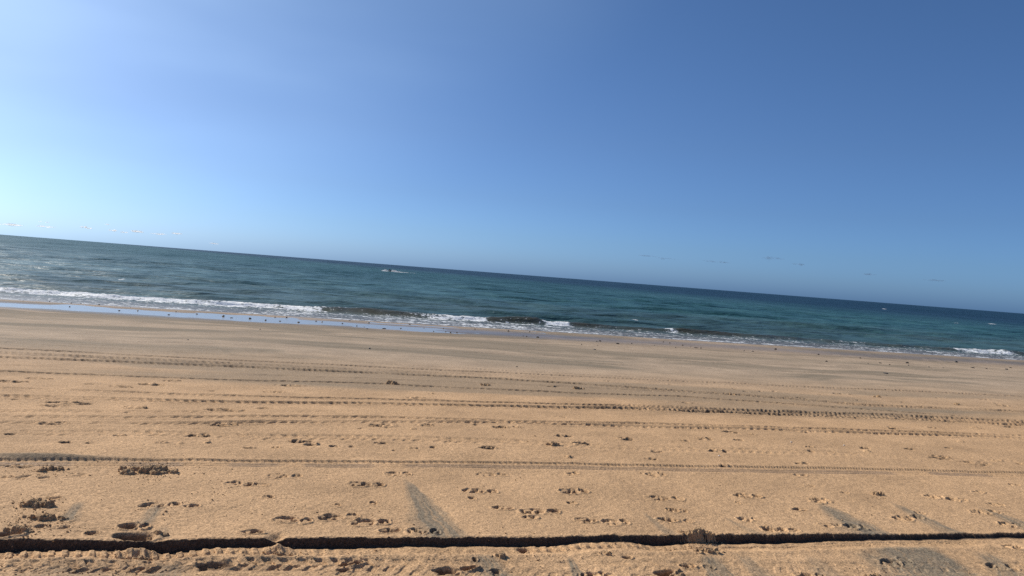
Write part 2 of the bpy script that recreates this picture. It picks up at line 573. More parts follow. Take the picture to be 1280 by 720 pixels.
# the smooth, ribbed tyre track in the middle distance
f1 = line_v([(0, 572.5), (110, 573), (320, 574), (640, 576.5), (850, 580), (1060, 583.5), (1280, 588)])
s1 = BV - f1(BU)
m1 = (s1 > -.42) & (s1 < .12) & (RR < 60)
sb, ub = s1[m1], BU[m1]
prof = np.interp(sb, [-.42, -.25, -.232, -.222, -.03, -.004, .004, .03, .12], [0, .003, .005, -.006, -.008, -.009, .005, .004, 0])
inb = ss(-.225, -.212, sb) * ss(-.045, -.065, sb)
ribs = -.0045 * inb * (np.sin(sb * 2 * math.pi / .062) > .1)
tick = -.005 * ss(-.055, -.035, sb) * ss(.02, .0, sb) * (((ub / .058 + sb * 6) % 1) < .42) * ss(-7, 12, -ub + 6)
H[m1] = H[m1] + prof + ribs + tick
ux = lambda x, y: atuv(x, y)[0]
sg = np.zeros_like(ub)
for xa, xb in ((-30, 88), (152, 228), (282, 348), (378, 470), (505, 1122), (1165, 1240)):
    a, b = ux(xa, 580 + xa * .009), ux(xb, 580 + xb * .009)
    sg = np.maximum(sg, ss(a - .03, a + .05, ub) * ss(b + .03, b - .05, ub))
sg *= inb * (.75 + .35 * np.sin(sb * 2 * math.pi / .062))
grey[m1] = grey[m1] * (1 - sg)
m1s = np.zeros_like(H)
m1s[m1] = sg
# heaped edge at the far left of that track
H += .03 * blob(48, 569.5, .42, .055) * ss(.0, .06, s1 + .02)
grey = np.maximum(grey, .8 * blob(48, 571, .5, .06))

# the deep rut close by: sharp wall on its far side, low lip on the near side
f0 = line_v([(0, 674.5), (110, 674.5), (215, 676.5), (300, 674.5), (430, 672.5), (640, 671.5), (850, 669.5), (1060, 668), (1280, 666)])
s0 = BV - f0(BU) - .045 * (fbm(BU * 4.5, BU * 0, 91, 4, .6) - .5) - .007 * (vn(BU * 85, BV * 30, 92) - .5)
m0 = (s0 > -.75) & (s0 < .2) & (RR < 60)
sb, ub, vb = s0[m0], BU[m0], BV[m0]
uu = [ux(x, 675) for x in (-300, 0, 300, 640, 850, 960, 1060, 1180, 1280, 1600)]
D = np.interp(ub, uu, [.058, .060, .056, .046, .042, .044, .037, .030, .021, .014]) * (.42 + 1.15 * fbm(ub * 2.2, ub * 0, 95, 4, .6))
wall = -D * ss(.004, -.008, sb)
fill = D * (.72 * ss(-.13, -.30, sb) + .18 * ss(-.02, -.06, sb))
lip = .010 * np.exp(-((sb + .24) / .05) ** 2) * (.3 + 1.2 * fbm(ub * 4, vb * 7, 96, 3)) + .005 * np.exp(-((sb - .03) / .025) ** 2)
lugs = .013 * ss(.3, .6, fbm(ub * 1.3, ub * 0, 93, 2)) * ss(-.145, -.12, sb) * ss(-.04, -.075, sb) * (((ub / .068 + sb * 4 + .2 * vn(ub * 5, ub * 0, 97)) % 1) < .45) * ss(ux(900, 680), ux(700, 680), ub)
crumb = (fbm(ub * 22, vb * 22, 98, 4, .6) - .5) * .012 * ss(-.5, -.22, sb) * ss(-.015, -.1, sb) * np.interp(ub, uu, [1.4, 1.4, 1.4, 1, .8, .6, .5, .5, .6, .6])
notch = sum(h_ * np.exp(-((ub - ux(x_, 676)) / w_) ** 2) * np.exp(-((sb - c_) / q_) ** 2) for x_, h_, w_, c_, q_ in ((345, -.035, .04, .03, .05), (348, .03, .05, -.07, .04), (183, -.02, .07, .02, .04), (176, .035, .09, -.05, .04), (655, -.03, .035, -.10, .03), (880, .012, .10, -.03, .06)))
edge = notch + (vn(ub * 55, vb * 55, 99) - .4) * .009 * np.exp(-((sb - .012) / .02) ** 2)
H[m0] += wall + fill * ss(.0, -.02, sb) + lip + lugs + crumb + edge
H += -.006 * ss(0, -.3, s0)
damp_shade[m0] = np.maximum(damp_shade[m0], 1.0 * ss(.013, .003, sb) * ss(-.06, -.03, sb))  # cut wall of the rut: moist tone with its shade painted in
# fine straight grooves on the rut floor at the right
for off, x0, x1, dp in ((-.112, 875, 1006, .008), (-.088, 1030, 1240, .007), (-.112, 1060, 1236, .008), (-.135, 1055, 1245, .005), (-.06, 1210, 1400, .005)):
    t = (sb - off)
    H[m0] += -dp * np.exp(-(t / .008) ** 2) * ss(ux(x0, 680) - .02, ux(x0, 680) + .02, ub) * ss(ux(x1, 680) + .02, ux(x1, 680) - .02, ub)
# a second, shallower line of tyre scuffs on the near side of the rut
tread([(0, 705), (110, 706), (220, 704), (430, 702), (640, 706)], [-.03, .05], .09, .016, .10, [.6, .8, .9, .7, .3], seed=12, dampk=.25, rough=.007)
tread([(420, 712), (640, 713), (740, 716), (900, 720)], [0], .08, .012, .07, [.6, .7, .6, .2], seed=13, dampk=.2, rough=.006)


# ---- footprints and scrapes ------------------------------------------
def local(px, py, half):
    X0, Y0 = at(px, py)
    r0, t0 = math.hypot(X0, Y0), math.atan2(X0, Y0)
    i0, i1 = np.searchsorted(rr, r0 - half), np.searchsorted(rr, r0 + half)
    dt = half / max(r0, .5)
    j0, j1 = np.searchsorted(th, t0 - dt), np.searchsorted(th, t0 + dt)
    sl_ = (slice(max(i0, 0), i1), slice(j0, j1))
    return X0, Y0, sl_


rng = random.Random(5)


def shoeprint(px, py, wpx, k=1., ang=None, flip=False):
    """sole print: broad fore part and a heel, lugs inside, thrown-up rim"""
    X0, Y0, sl_ = local(px, py, .45)
    d = math.hypot(X0, Y0)
    L = wpx * d / 924
    u, v = BU[sl_], BV[sl_]
    u0, v0 = uv_of(X0, Y0)
    a = rng.uniform(-.2, .2) if ang is None else ang
    du, dv = u - u0, v - v0
    p = (du * math.cos(a) + dv * math.sin(a)) * (-1 if flip else 1)
    q = -du * math.sin(a) + dv * math.cos(a)
    sd = rng.randrange(999)
    wob = 1 + .5 * (vn(p * 30 + sd, q * 30, sd) - .5)
    wdt = min(max(.30 * L, .035), .062)
    if L > .16:
        e1 = ((p + .2 * L) / (.31 * L)) ** 2 + (q / wdt) ** 2
        e2 = ((p - .34 * L) / (.16 * L)) ** 2 + (q / (wdt * .8)) ** 2
        e = np.minimum(e1, e2) * wob
    else:
        e = ((p / (.5 * L)) ** 2 + (q / wdt) ** 2) * wob
    inside = ss(1.05, .72, e)
    lug = vn(p * 42 + sd, q * 30, sd + 1)
    dep = .0138 * k
    dh = -dep * inside * (.15 + 1.25 * (1 - ss(.47, .6, lug)))
    dh += dep * .45 * np.exp(-((e - 1.35) / .35) ** 2) * (.2 + 1.3 * vn(p * 35, q * 35, sd + 2))
    H[sl_] += dh
    damp_shade[sl_] = np.maximum(damp_shade[sl_], .45 * min(k, 1.2) * inside * (1 - ss(.4, .6, lug)))


def scrape(px, py, wpx, k=1., tail=0.):
    """kicked-up rough patch: pits and small clods in a lens along the shore"""
    X0, Y0, sl_ = local(px, py, .9)
    d = math.hypot(X0, Y0)
    L = wpx * d / 924
    u, v = BU[sl_], BV[sl_]
    u0, v0 = uv_of(X0, Y0)
    a = rng.uniform(-.12, .12)
    du, dv = u - u0, v - v0
    p, q = du * math.cos(a) + dv * math.sin(a), -du * math.sin(a) + dv * math.cos(a)
    sd = rng.randrange(999)
    wdt = min(max(.3 * L, .04), .09)
    wob = 1 + .9 * (fbm(p * 14 + sd, q * 14, sd, 2) - .5)
    e = ((p / (.5 * L)) ** 2 + (q / wdt) ** 2) * wob
    inside = ss(1.1, .5, e)
    nz = fbm(p * 15 + sd, q * 20, sd + 4, 3, .6) - .5
    H[sl_] += k * inside * np.where(nz > 0, nz * .06, nz * .17)
    damp_shade[sl_] = np.maximum(damp_shade[sl_], .85 * min(k, 1.2) * inside * ss(.62, .42, nz + .5))
    if tail:
        t = ss(.0, .1, p) * ss(tail, 0, p) * np.exp(-(q / .02) ** 2)
        H[sl_] -= .012 * t


def hole(px, py, wpx, k=1., skew=0.):
    """deep heel hole with a steep far-left wall and a soft right side"""
    X0, Y0, sl_ = local(px, py, .6)
    d = math.hypot(X0, Y0)
    L = wpx * d / 924
    u0, v0 = uv_of(X0, Y0)
    p, q = BU[sl_] - u0, BV[sl_] - v0
    p = p + skew * q
    sd = rng.randrange(999)
    e = ((p / (.5 * L)) ** 2 + (q / max(.30 * L, .03)) ** 2) * (1 + .5 * (vn(p * 20, q * 20, sd) - .5))
    dep = .055 * k
    H[sl_] += -dep * ss(1.1, .35, e) * (.6 + .4 * ss(.5 * L, -.4 * L, p)) + .014 * k * np.exp(-((e - 1.5) / .4) ** 2) * ss(-.2 * L, .4 * L, p)
    damp_shade[sl_] = np.maximum(damp_shade[sl_], .7 * ss(1.1, .7, e))


# photo x, y, width for every print in the near sand
for t in [(66, 622, 16, .8), (168, 657, 32, 1.6), (200, 631, 45, .8), (240, 632, 18, .8), (299, 605, 32, .9), (84, 650, 12, 1.2), (316, 665, 26, 1.1),
          (327, 606, 18, 1.2), (336, 621, 14, .9), (458, 606, 44, 1.2), (498, 592, 32, .8), (356, 595, 42, .6), (601, 614, 44, 1.0), (590, 623, 10, .8), (629, 635, 25, 1.0),
          (467, 629, 10, 1.0), (422, 631, 8, .7), (367, 649, 45, 1.2), (424, 645, 50, .9), (464, 652, 48, 1.2), (487, 662, 28, 1.0), (530, 664, 42, 1.1), (615, 593, 40, .5),
          (718, 614, 38, 1.4), (715, 629, 13, 1.1), (717, 591, 17, 1.1), (820, 592, 26, .8), (832, 622, 46, .9), (675, 640, 50, 1.2), (662, 647, 22, 1.1), (732, 651, 26, 1.1),
          (770, 653, 36, .7), (835, 650, 25, 1.1), (861, 651, 14, 1.0), (846, 638, 26, .9), (935, 619, 34, 1.4), (923, 628, 5, 1.0), (936, 649, 28, .8), (957, 660, 14, 1.3),
          (1026, 625, 26, 1.5), (1000, 636, 20, 1.0), (1056, 614, 10, .8), (1169, 619, 22, 1.3), (1196, 623, 22, 1.0), (1223, 614, 12, 1.1), (1232, 639, 34, 1.2), (1136, 646, 40, 1.1),
          (1070, 658, 26, 1.6), (1038, 656, 26, .9), (1265, 655, 26, 1.2), (1245, 630, 20, .7), (968, 662, 30, 1.1), (992, 663, 14, .9), (1000, 592, 18, .6), (1268, 605, 14, .8), (1012, 605, 12, .5),
          (618, 710, 18, .9), (860, 704, 22, 1.1), (887, 706, 13, 1.0), (1120, 699, 40, 1.1), (1253, 706, 32, 1.1), (1015, 717, 36, 1.1), (745, 716, 36, 1.1), (1266, 682, 22, .9),
          (692, 639, 16, 1.0), (1150, 640, 12, .7), (52, 658, 20, .6), (76, 659, 18, .6), (115, 665, 14, .9), (345, 558, 9, 1.0), (98, 593, 20, .4), (40, 597, 34, .5), (10, 596, 12, .5)]:
    shoeprint(*t)
for t in [(165, 669.5, 44, 1.1, .4), (6, 668, 30, 1.0, 0), (438, 700, 26, .9, -.6), (556, 711, 30, 1.0, .5), (586, 706.5, 22, 1.1, -.6), (594, 696, 7, .6, 0), (831, 714, 26, 1.2, .3), (784, 695, 12, .6, 0),
          (268, 704, 44, .7, .3), (654, 679, 14, .8, 0), (430, 668 + 40, 18, .5, 0)]:
    hole(*t)
# scrapes further up, small and dark
for t in [(15, 476, 30, 1.2), (50, 472, 30, 1), (112, 479, 14, .7), (153, 482, 30, .9), (190, 479, 32, 1.2), (217, 475, 24, 1.1), (19, 498, 6, 1), (90, 502, 50, 1.2), (68, 506, 34, .7),
          (168, 508, 34, 1.1), (282, 511, 50, .9), (66, 528, 42, .9), (282, 530, 36, 1.1), (12, 542, 13, 1.2), (148, 543, 18, 1), (250, 543, 26, 1.1), (82, 552, 16, .9), (112, 552, 9, 1), (200, 552, 18, .9),
          (226, 553, 7, .9), (259, 552, 9, 1.1), (312, 558, 16, 1.1), (155, 514, 20, .4), (266, 487, 10, .8), (267, 493, 10, .8), (362, 481, 36, 1.2), (368, 476.5, 18, 1.1), (345, 488, 30, .6), (446, 521, 18, 1.1),
          (521, 496, 26, 1), (541, 491, 10, .9), (481, 532, 40, .7), (450, 535, 8, .6), (534, 532, 26, .8), (517, 536, 8, .6), (594, 531, 8, .9), (627, 534, 28, .9), (515, 523, 20, 1), (375, 550, 32, .9),
          (388, 554, 25, 1.1), (416, 557, 14, 1), (440, 557, 7, 1), (476, 553, 14, 1), (517, 559, 14, .9), (541, 558, 8, 1.1), (612, 558.5, 30, 1.2), (494, 562, 9, .7), (648, 534, 18, 1.1), (726, 554, 30, 1),
          (780, 547, 28, 1), (704, 544, 26, .8), (712, 570, 12, 1.2), (813, 572, 18, .8), (856, 549, 12, 1), (880, 547, 26, 1), (913, 539, 22, 1.1), (941, 542, 12, .9), (923, 549, 14, .8), (897, 562, 28, 1.1),
          (692, 483, 20, 1.1), (759, 476, 11, .9), (783, 480, 10, 1), (835, 480, 9, 1), (890, 485, 11, 1), (918, 486, 9, 1), (932, 489, 9, 1), (950, 489, 9, 1), (724, 478, 9, 1),
          (1047, 492, 12, 1.2), (1062, 493, 9, 1), (1108, 494, 8, 1), (1025, 493, 10, .9), (1069, 500, 12, 1), (1132, 503, 10, 1), (1150, 508, 7, 1.1), (1178, 498, 14, .9),
          (1231, 500, 15, 1), (1242, 504, 9, 1), (1254, 507, 16, 1), (1277, 501, 8, 1), (995, 497, 25, .9), (970, 489, 12, 1), (1069, 522, 22, 1), (1115, 535, 20, 1.3), (1164, 534, 16, .9), (1220, 534, 15, 1), (1263, 533, 14, 1),
          (1005, 539, 16, 1), (1012, 558, 15, 1.1), (1082, 559, 14, 1.1), (1084, 563, 8, 1), (1014, 563, 7, 1), (1137, 560, 14, .8), (1186, 559, 8, .6), (1176, 570, 36, .9), (1247, 574, 13, 1.1), (1003, 578, 17, .8), (1202, 551, 10, .8),
          (1218, 577, 40, .5), (1280, 578, 20, .6), (820, 563, 24, .4), (330, 509, 22, .6), (905, 580, 14, 1.1), (20, 582, 40, .8), (700, 520, 20, .4), (862, 503, 20, .9), (830, 512, 16, 1.1), (890, 513, 20, 1.1)]:
    scrape(*t)

H += (vn(BU * 26, BV * 26, 111) - .5) * .0035 * ss(14, 5, RR)
grey = np.clip(grey, 0, 1)
# the strip the last wave left wet, and the film of water where the runnel runs out
edgev = 29.2 + .9 * (fbm(BU * .22, BU * 0, 121, 3) - .5)
wet = np.maximum(wet, .55 * ss(edgev - .9, edgev + .2, BV))
runw = np.exp(-((BV - 26.3 - .5 * (fbm(BU * .2, BU * 0, 123, 2) - .5)) / 1.0) ** 2)
wet = np.maximum(wet, runw * np.interp(BU, [-40, uend - 2, uend + 6, 60], [.85, .7, .3, .15]))
wet = np.maximum(wet, .10 * m1s)
grey = np.maximum(grey, .2 * m1s)
damp_shade = np.maximum(damp_shade, .30 * m1s)
wet = np.maximum(wet, .22 * m1s)
damp_shade = np.maximum(damp_shade, .30 * np.exp(-((BV - 26.2 - .5 * (fbm(BU * .35, BV * 0, 125, 3) - .5)) / 1.9) ** 2))
damp_shade = np.maximum(damp_shade, .25 * ss(28.6, 29.6, BV))

sand = link("sand_beach", grid_mesh("sand_beach", BX, BY, H, {'grey': grey, 'damp_shade': damp_shade, 'wet': wet, 'far': far}), M_SAND)
sand['kind'] = 'structure'
tri = (rr, th, H)


def ground(X, Y):
    r, t = math.hypot(X, Y), math.atan2(X, Y)
    i = min(max(int(np.searchsorted(rr, r)), 1), len(rr) - 1)
    j = min(max(int(np.searchsorted(th, t)), 1), len(th) - 1)
    return float(H[i - 1:i + 1, j - 1:j + 1].mean())


# ------------------------------------------------------------------ the sea
sth = np.concatenate([np.radians(np.linspace(-100, -44, 90)[:-1]), np.linspace(R(-44), R(44), 1537), np.radians(np.linspace(44, 103, 90)[1:])])
HS = CAM_H - SEA
sr = [23.0]
while sr[-1] < 1500:
    sr.append(sr[-1] + max(.06, .30 * sr[-1] ** 2 / (f1024 * HS)))
while sr[-1] < 60000:
    sr.append(sr[-1] * 1.35)
sr = np.array(sr)
T2, R2 = np.meshgrid(sth, sr)
WX, WY = R2 * np.sin(T2), R2 * np.cos(T2)
WU, WV = uv_of(WX, WY)
cell = np.maximum(np.gradient(sr), .03)[:, None] * np.ones_like(WU)
Z = np.full_like(WU, SEA)
rs = np.random.RandomState(4)
deepk = ss(31, 40, WV)
for i in range(46):
    lam = 1.1 * (14 / 1.1) ** rs.rand()
    a = rs.normal(0, .42)                       # mostly running straight in to the shore
    k = 2 * math.pi / lam
    amp = .0075 * lam ** .85 * (.5 + rs.rand())
    ph = rs.rand() * 6.28
    ku, kv = k * math.sin(a), k * math.cos(a)
    arg = ku * WU + kv * WV + ph
    lod = ss(.45, .2, cell * abs(kv) / (2 * math.pi))
    Z += amp * deepk * lod * (np.sin(arg) + .35 * np.sin(2 * arg + .6)) * .5
# low swells further out
for vc, amp, wd, u0, u1 in ((41, .10, 1.1, -6, 16), (47, .12, 1.3, 2, 30), (44, .10, 1.2, 26, 50), (54, .12, 1.5, -18, 6), (52, .12, 1.4, 20, 60), (39, .10, .9, -10, 2)):
    c = vc + 1.2 * (fbm(WU * .12, WU * 0, 131 + vc, 2) - .5)
    Z += amp * np.exp(-((WV - c) / wd) ** 2) * ss(u0 - 4, u0 + 4, WU) * ss(u1 + 4, u1 - 4, WU) * (WV < 90)

foam = np.zeros_like(Z)
face = np.zeros_like(Z)
# shore break: a low crest about four metres off the edge
us = lambda x: atuv(x, np.interp(x, [0, 430, 640, 850, 1280], [363, 389, 402, 415, 441]), SEA)[0]
crest = 34.3 + .9 * (fbm(WU * .10, WU * 0, 141, 3) - .5) + .25 * (fbm(WU * .9, WU * 0, 142, 2) - .5)
xs = [-300, 0, 200, 300, 345, 385, 410, 440, 500, 540, 600, 612, 668, 680, 705, 715, 800, 815, 830, 842, 925, 1000, 1018, 1050, 1090, 1160, 1172, 1230, 1245, 1262, 1280, 1500]
amp = [.12, .14, .16, .18, .22, .2, .25, .28, .24, .2, .2, .28, .29, .2, .2, .17, .16, .15, .2, .2, .16, .12, .15, .13, .17, .15, .17, .2, .17, .15, .14, .10]
brk = [.9, .9, .9, .85, .7, .9, .45, .15, .15, .75, .9, .0, .0, .9, .8, .05, .1, .0, .8, .05, .05, .0, .1, .4, .0, .0, .75, .7, .1, .6, .1, .3]   # 1: already white
uxs = [us(x) for x in xs]
A = np.interp(WU, uxs, amp) * (.75 + .5 * fbm(WU * .7, WU * 0, 144, 3))
B = np.interp(WU, uxs, brk)
dv = WV - crest
near = np.where(dv < 0, np.exp(-(dv / .34) ** 2), np.exp(-(dv / 1.3) ** 2))
Z += A * near * (1 - .25 * B)
lump = fbm(WU * 2.6, WV * 2.6, 145, 3, .6)
turb = ss(-1.6, -.3, dv) * ss(.5, .05, dv) * B
Z += .12 * turb * (lump - .35)
Z += .03 * ss(30, 31, WV) * ss(34.5, 33.5, WV) * (fbm(WU * 2, WV * 4, 146, 3) - .45)
edge = 29.9 + .5 * (fbm(WU * .22, WU * 0, 121, 3) - .5)
# thin wash running up to the edge
Z += .012 * ss(29, 30, WV) * ss(34, 31, WV)
foam = np.maximum(foam, turb * (.45 + .75 * fbm(WU * 1.6, WV * 3.5, 153, 3)))
Bs = np.interp(WU, [us(x) for x in (-300, 0, 300, 500, 640, 700, 850, 960, 1280, 1500)], [.34, .34, .45, .62, .52, .46, .44, .42, .46, .36])
wash = ss(29.2, 29.8, WV) * ss(.4, -1.0, dv)
foam = np.maximum(foam, wash * Bs * (.15 + .85 * fbm(WU * .5, WV * 1.6, 147, 3)) + wash * .05)
foam = np.maximum(foam, np.exp(-((WV - edge - .25) / .22) ** 2) * (.25 + .6 * vn(WU * 1.2, WU * 0, 148)))
face = (1 - B) * ss(-.7, -.3, dv) * ss(.2, -.06, dv) * ss(.10, .2, A) * (.55 + .6 * fbm(WU * .8, WV * 3, 149, 3))
# a few whitecaps
for px, py, wpx in ((1070, 383, 2), (1104, 386, 2.5), (1242, 405, 4), (1190, 403, 5), (220, 335, 3), (152, 349, 3), (792, 402, 4), (275, 336, 2)):
    u0, v0 = atuv(px, py, SEA)
    d = math.hypot(*xy_of(u0, v0))
    L = wpx * d / 924
    foam = np.maximum(foam, 1.1 * np.exp(-((WU - u0) / (L * .7)) ** 2 - ((WV - v0) / max(.5, d * .012)) ** 2))
# wake of the watercraft
bu, bv = atuv(487, 339.2, SEA)
for ou, L, wv, k in ((-1.6, 1.3, 1.1, 1.2), (2.3, 2.2, 1.2, 1.3), (5.2, 1.8, 1.2, .9), (8.2, 1.6, .9, .75)):
    foam = np.maximum(foam, k * np.exp(-((WU - bu - ou) / L) ** 4 - ((WV - bv) / (wv * 6)) ** 2))
shallow = np.maximum(ss(40, 30, WV + 2.5 * (fbm(WU * .2, WV * .3, 151, 2) - .5)) * .8, ss(34.5, 31, WV))
shallow = np.maximum(shallow, .26 * ss(70, 37, WV) * (.3 + 1.2 * fbm(WU * .15, WV * .3, 152, 3)))
sea = link("sea_water", grid_mesh("sea_water", WX, WY, Z, {'foam': foam, 'face': face, 'shallow': shallow, 'chop': 1 - .8 * ss(40, 260, WV), 'deep': .85 * ss(70, 240, WU + .3 * WV + 25 * (fbm(WU * .03, WV * .03, 161, 3) - .5)) * ss(45, 110, WV)}, keep=(WV > 27.5)), M_SEA)
sea['kind'] = 'structure'

# the runnel's still water: a level sheet the sand rises out of
m = NT("pool_water")
m.b.inputs['Base Color'].default_value = (.34, .30, .24, 1)
m.b.inputs['Specular IOR Level'].default_value = .26
m.b.inputs['Roughness'].default_value = .16
m.b.inputs['IOR'].default_value = 1.333
m.l(m.bump(m.noise(m.coords((.5, 1, 1), -(math.pi / 2 - SH)), 6, 3), .3, .02), m.b.inputs['Normal'])
pu, pv = np.meshgrid(np.linspace(-60, uend + 3, 260), np.linspace(24.2, 28.1, 24))
px_, py_ = xy_of(pu, pv)
pz = np.full_like(px_, POOL)
pool = link("tide_pool_water", grid_mesh("tide_pool_water", px_, py_, pz), m.m)
pool['kind'] = 'structure'


# ------------------------------------------------------------------ lumps of sand, stones
def lump_bm(bm, c, r, rnd, sub=2, jag=.35, flat=.7):
    t = bmesh.ops.create_icosphere(bm, subdivisions=sub, radius=1.0)
    rot = Euler((rnd.uniform(0, 6), rnd.uniform(0, 6), rnd.uniform(0, 6))).to_matrix()
    cuts = [(Vector((rnd.gauss(0, 1), rnd.gauss(0, 1), rnd.gauss(0, 1))).normalized(), rnd.uniform(.45, .85)) for _ in range(7)]
    ph = [rnd.uniform(0, 6) for _ in range(3)]
    sc = Vector((rnd.uniform(.8, 1.3), rnd.uniform(.7, 1.1), flat * rnd.uniform(.8, 1.2)))
    for v in t['verts']:
        p = v.co.copy()
        for nrm, d in cuts:                      # broken faces
            q = p.dot(nrm)
            if q > d:
                p -= nrm * (q - d) * .85
        p *= 1 + jag * .4 * math.sin(5 * p.x + ph[0]) * math.sin(6 * p.y + ph[1]) * math.cos(5 * p.z + ph[2])
        p = rot @ p
        v.co = Vector((p.x * sc.x, p.y * sc.y, p.z * sc.z)) * r + Vector(c)


def done(bm, name, mat):
    me = bpy.data.meshes.new(name)
    bm.to_mesh(me)
    bm.free()
    for p in me.polygons:
        p.use_smooth = False
    return link(name, me, mat)


def heap(px, py, wpx, n, rmax, label, seed, tall=1., squash=.42):
    """one crumbly mound: a patch of broken, blocky lumps that sinks into the sand at its rim"""
    X0, Y0 = at(px, py)
    d = math.hypot(X0, Y0)
    L = wpx * d / 924 * .5
    W = max(L * squash, rmax * 1.6)
    rs_ = np.random.RandomState(seed)
    nu, nv = int(min(150, max(16, 2 * L / .0055))), int(min(90, max(14, 2 * W / .0055)))
    a, b = np.meshgrid(np.linspace(-1.05, 1.05, nu), np.linspace(-1.05, 1.05, nv))
    p, q = a * L, b * W
    e = a * a + b * b + .7 * (fbm(p * 18 + seed, q * 18, 400 + seed, 3) - .5)
    z = np.full_like(p, -.02)
    for i in range(int(n * .9)):
        ca, cb = rs_.normal(0, .42), rs_.normal(0, .42)
        if ca * ca + cb * cb > .85:
            continue
        r = rmax * rs_.uniform(.35, 1.0) * (1.1 - .4 * min(1, ca * ca + cb * cb))
        an = rs_.uniform(0, 6.28)
        dp, dq = p - ca * L, q - cb * W
        x_, y_ = dp * math.cos(an) + dq * math.sin(an), -dp * math.sin(an) + dq * math.cos(an)
        # blocky lump: tilted top cut by steep sides
        m_ = np.maximum(np.abs(x_) / r, np.abs(y_) / (r * rs_.uniform(.55, .95)))
        h = r * tall * rs_.uniform(.35, .8) * (1 + .5 * (x_ * rs_.uniform(-1, 1) + y_ * rs_.uniform(-1, 1)) / r)
        base = rmax * .75 * tall * math.exp(-(ca * ca + cb * cb) * 2.5) * rs_.rand()
        z = np.maximum(z, np.where(m_ < 1.0, base + h * np.clip((1.0 - m_) * 3.5, 0, 1), -.02))
    z = np.maximum(z, rmax * .3 * np.clip(1 - e * 1.6, 0, 1) - .008)
    z = z + ((vn(p * 150, q * 150, 500 + seed) - .5) * .008 + (vn(p * 65, q * 65, 510 + seed) - .5) * .010) * np.clip((z + .01) / .02, 0, 1)
    edge_ = np.maximum(np.abs(a), np.abs(b)) > 1.0
    z = np.where(edge_, -.03, z)
    X, Y = X0 + p * UX + q * VX, Y0 + p * UY + q * VY
    G = np.array([ground(x, y) for x, y in zip(X.ravel(), Y.ravel())]).reshape(X.shape)
    z0 = ground(X0, Y0)
    o = link("sand_clump", grid_mesh("sand_clump", X - X0, Y - Y0, G + z - z0), M_CLOD)
    o.data.polygons.foreach_set('use_smooth', np.zeros(len(o.data.polygons), bool))
    o.location = (X0, Y0, z0)
    tag(o, label, "sand clump", "clumps of broken sand on the beach")
    return o


heap(186, 588, 74, 44, .036, "largest crumbly heap of dark sand, just below the ribbed tyre track at left", 1)
heap(160, 591, 26, 14, .028, "small crumbly sand heap touching the left side of the largest heap", 2)
heap(62, 587, 46, 22, .026, "flat row of sand clods below the track, left of the largest heap", 3)
heap(44, 631, 46, 20, .034, "upper of the three broken sand lumps at the left edge", 4)
heap(52, 647, 56, 18, .027, "middle of the three broken sand lumps at the left edge, long and low", 5)
heap(26, 663, 40, 16, .024, "lowest of the three broken sand lumps at the left edge, right above the rut", 6)
heap(196, 668, 26, 14, .020, "crumbled rim lump beside the deep hole on the left part of the rut", 7)
heap(170, 691, 42, 20, .024, "clods fallen to the rut floor under the crumbled left rim", 8)
heap(350, 688, 34, 16, .02, "clods fallen to the rut floor where its edge has a notch", 9)
heap(872, 667, 56, 40, .030, "big dark heap of clods spilling over the rut edge right of centre", 10, .9)
heap(886, 688, 52, 30, .020, "clods lying in the rut below the big dark heap right of centre", 11)
heap(1097, 616, 28, 18, .024, "isolated crumbly clod pile on smooth sand at right, upper end of a grey streak", 12)
heap(491, 479, 27, 16, .05, "double row of dark clods on a tread track left of centre in middle distance", 13)
heap(690, 556, 20, 12, .032, "rounded clod cluster in the sand above the ribbed track, near the middle", 14)
heap(722, 486, 20, 12, .04, "dark clods on the tyre tracks in the middle distance, centre", 15)
heap(605, 481, 17, 10, .042, "pair of dark clods between two tread tracks, in the middle distance", 16)
heap(626, 693, 30, 14, .02, "dark clods just below the rut, left of the small notch at the centre", 17)
heap(758, 691, 30, 9, .014, "few small clods below the rut between centre and the big dark heap", 18)
heap(850, 718, 36, 8, .03, "sunlit sand lumps at the bottom edge below the big dark heap", 19)
heap(1092, 719, 34, 9, .022, "low sand lumps at the bottom edge beside the wide grey silt patch", 20)
heap(915, 493, 14, 8, .035, "dark clods on the tracks right of centre in the middle distance", 21)
heap(1195, 505, 13, 7, .035, "dark sand clod standing alone on grey sand at the right", 22)
heap(1096, 496, 13, 7, .032, "small clod pile above the grey sand band at the right", 23)

# crumbs thrown about by wheels and feet: past counting
rnd = random.Random(77)
bm = bmesh.new()
spots = [(186, 587, 90, 220), (186, 586, 50, 150), (60, 588, 60, 90), (44, 632, 60, 90), (40, 650, 70, 90), (26, 667, 50, 70), (875, 676, 60, 140), (175, 690, 120, 70), (350, 690, 120, 60), (60, 655, 90, 60), (200, 632, 80, 30), (280, 614, 60, 25), (100, 712, 220, 120), (450, 700, 200, 60),
         (700, 695, 200, 50), (1098, 617, 30, 20), (1060, 710, 240, 40), (640, 600, 640, 40), (320, 640, 300, 40), (1100, 640, 200, 30), (640, 668, 640, 60), (700, 555, 120, 25), (1170, 570, 80, 30)]
for cx, cy, sx, n in spots:
    for _ in range(n):
        x, y = rnd.gauss(cx, sx * .33), rnd.gauss(cy, 7)
        if y < 500:
            continue
        X, Y = at(x, y)
        r = rnd.uniform(.002, .006) * (1.5 if rnd.random() < .12 else 1)
        lump_bm(bm, (X, Y, ground(X, Y) + r * .4), r, rnd, 1, .5, .75)
crumbs = done(bm, "sand_crumbs", M_CLOD)
crumbs['kind'] = 'stuff'
crumbs['label'] = "small crumbs of moist sand scattered round the ruts and footprints"

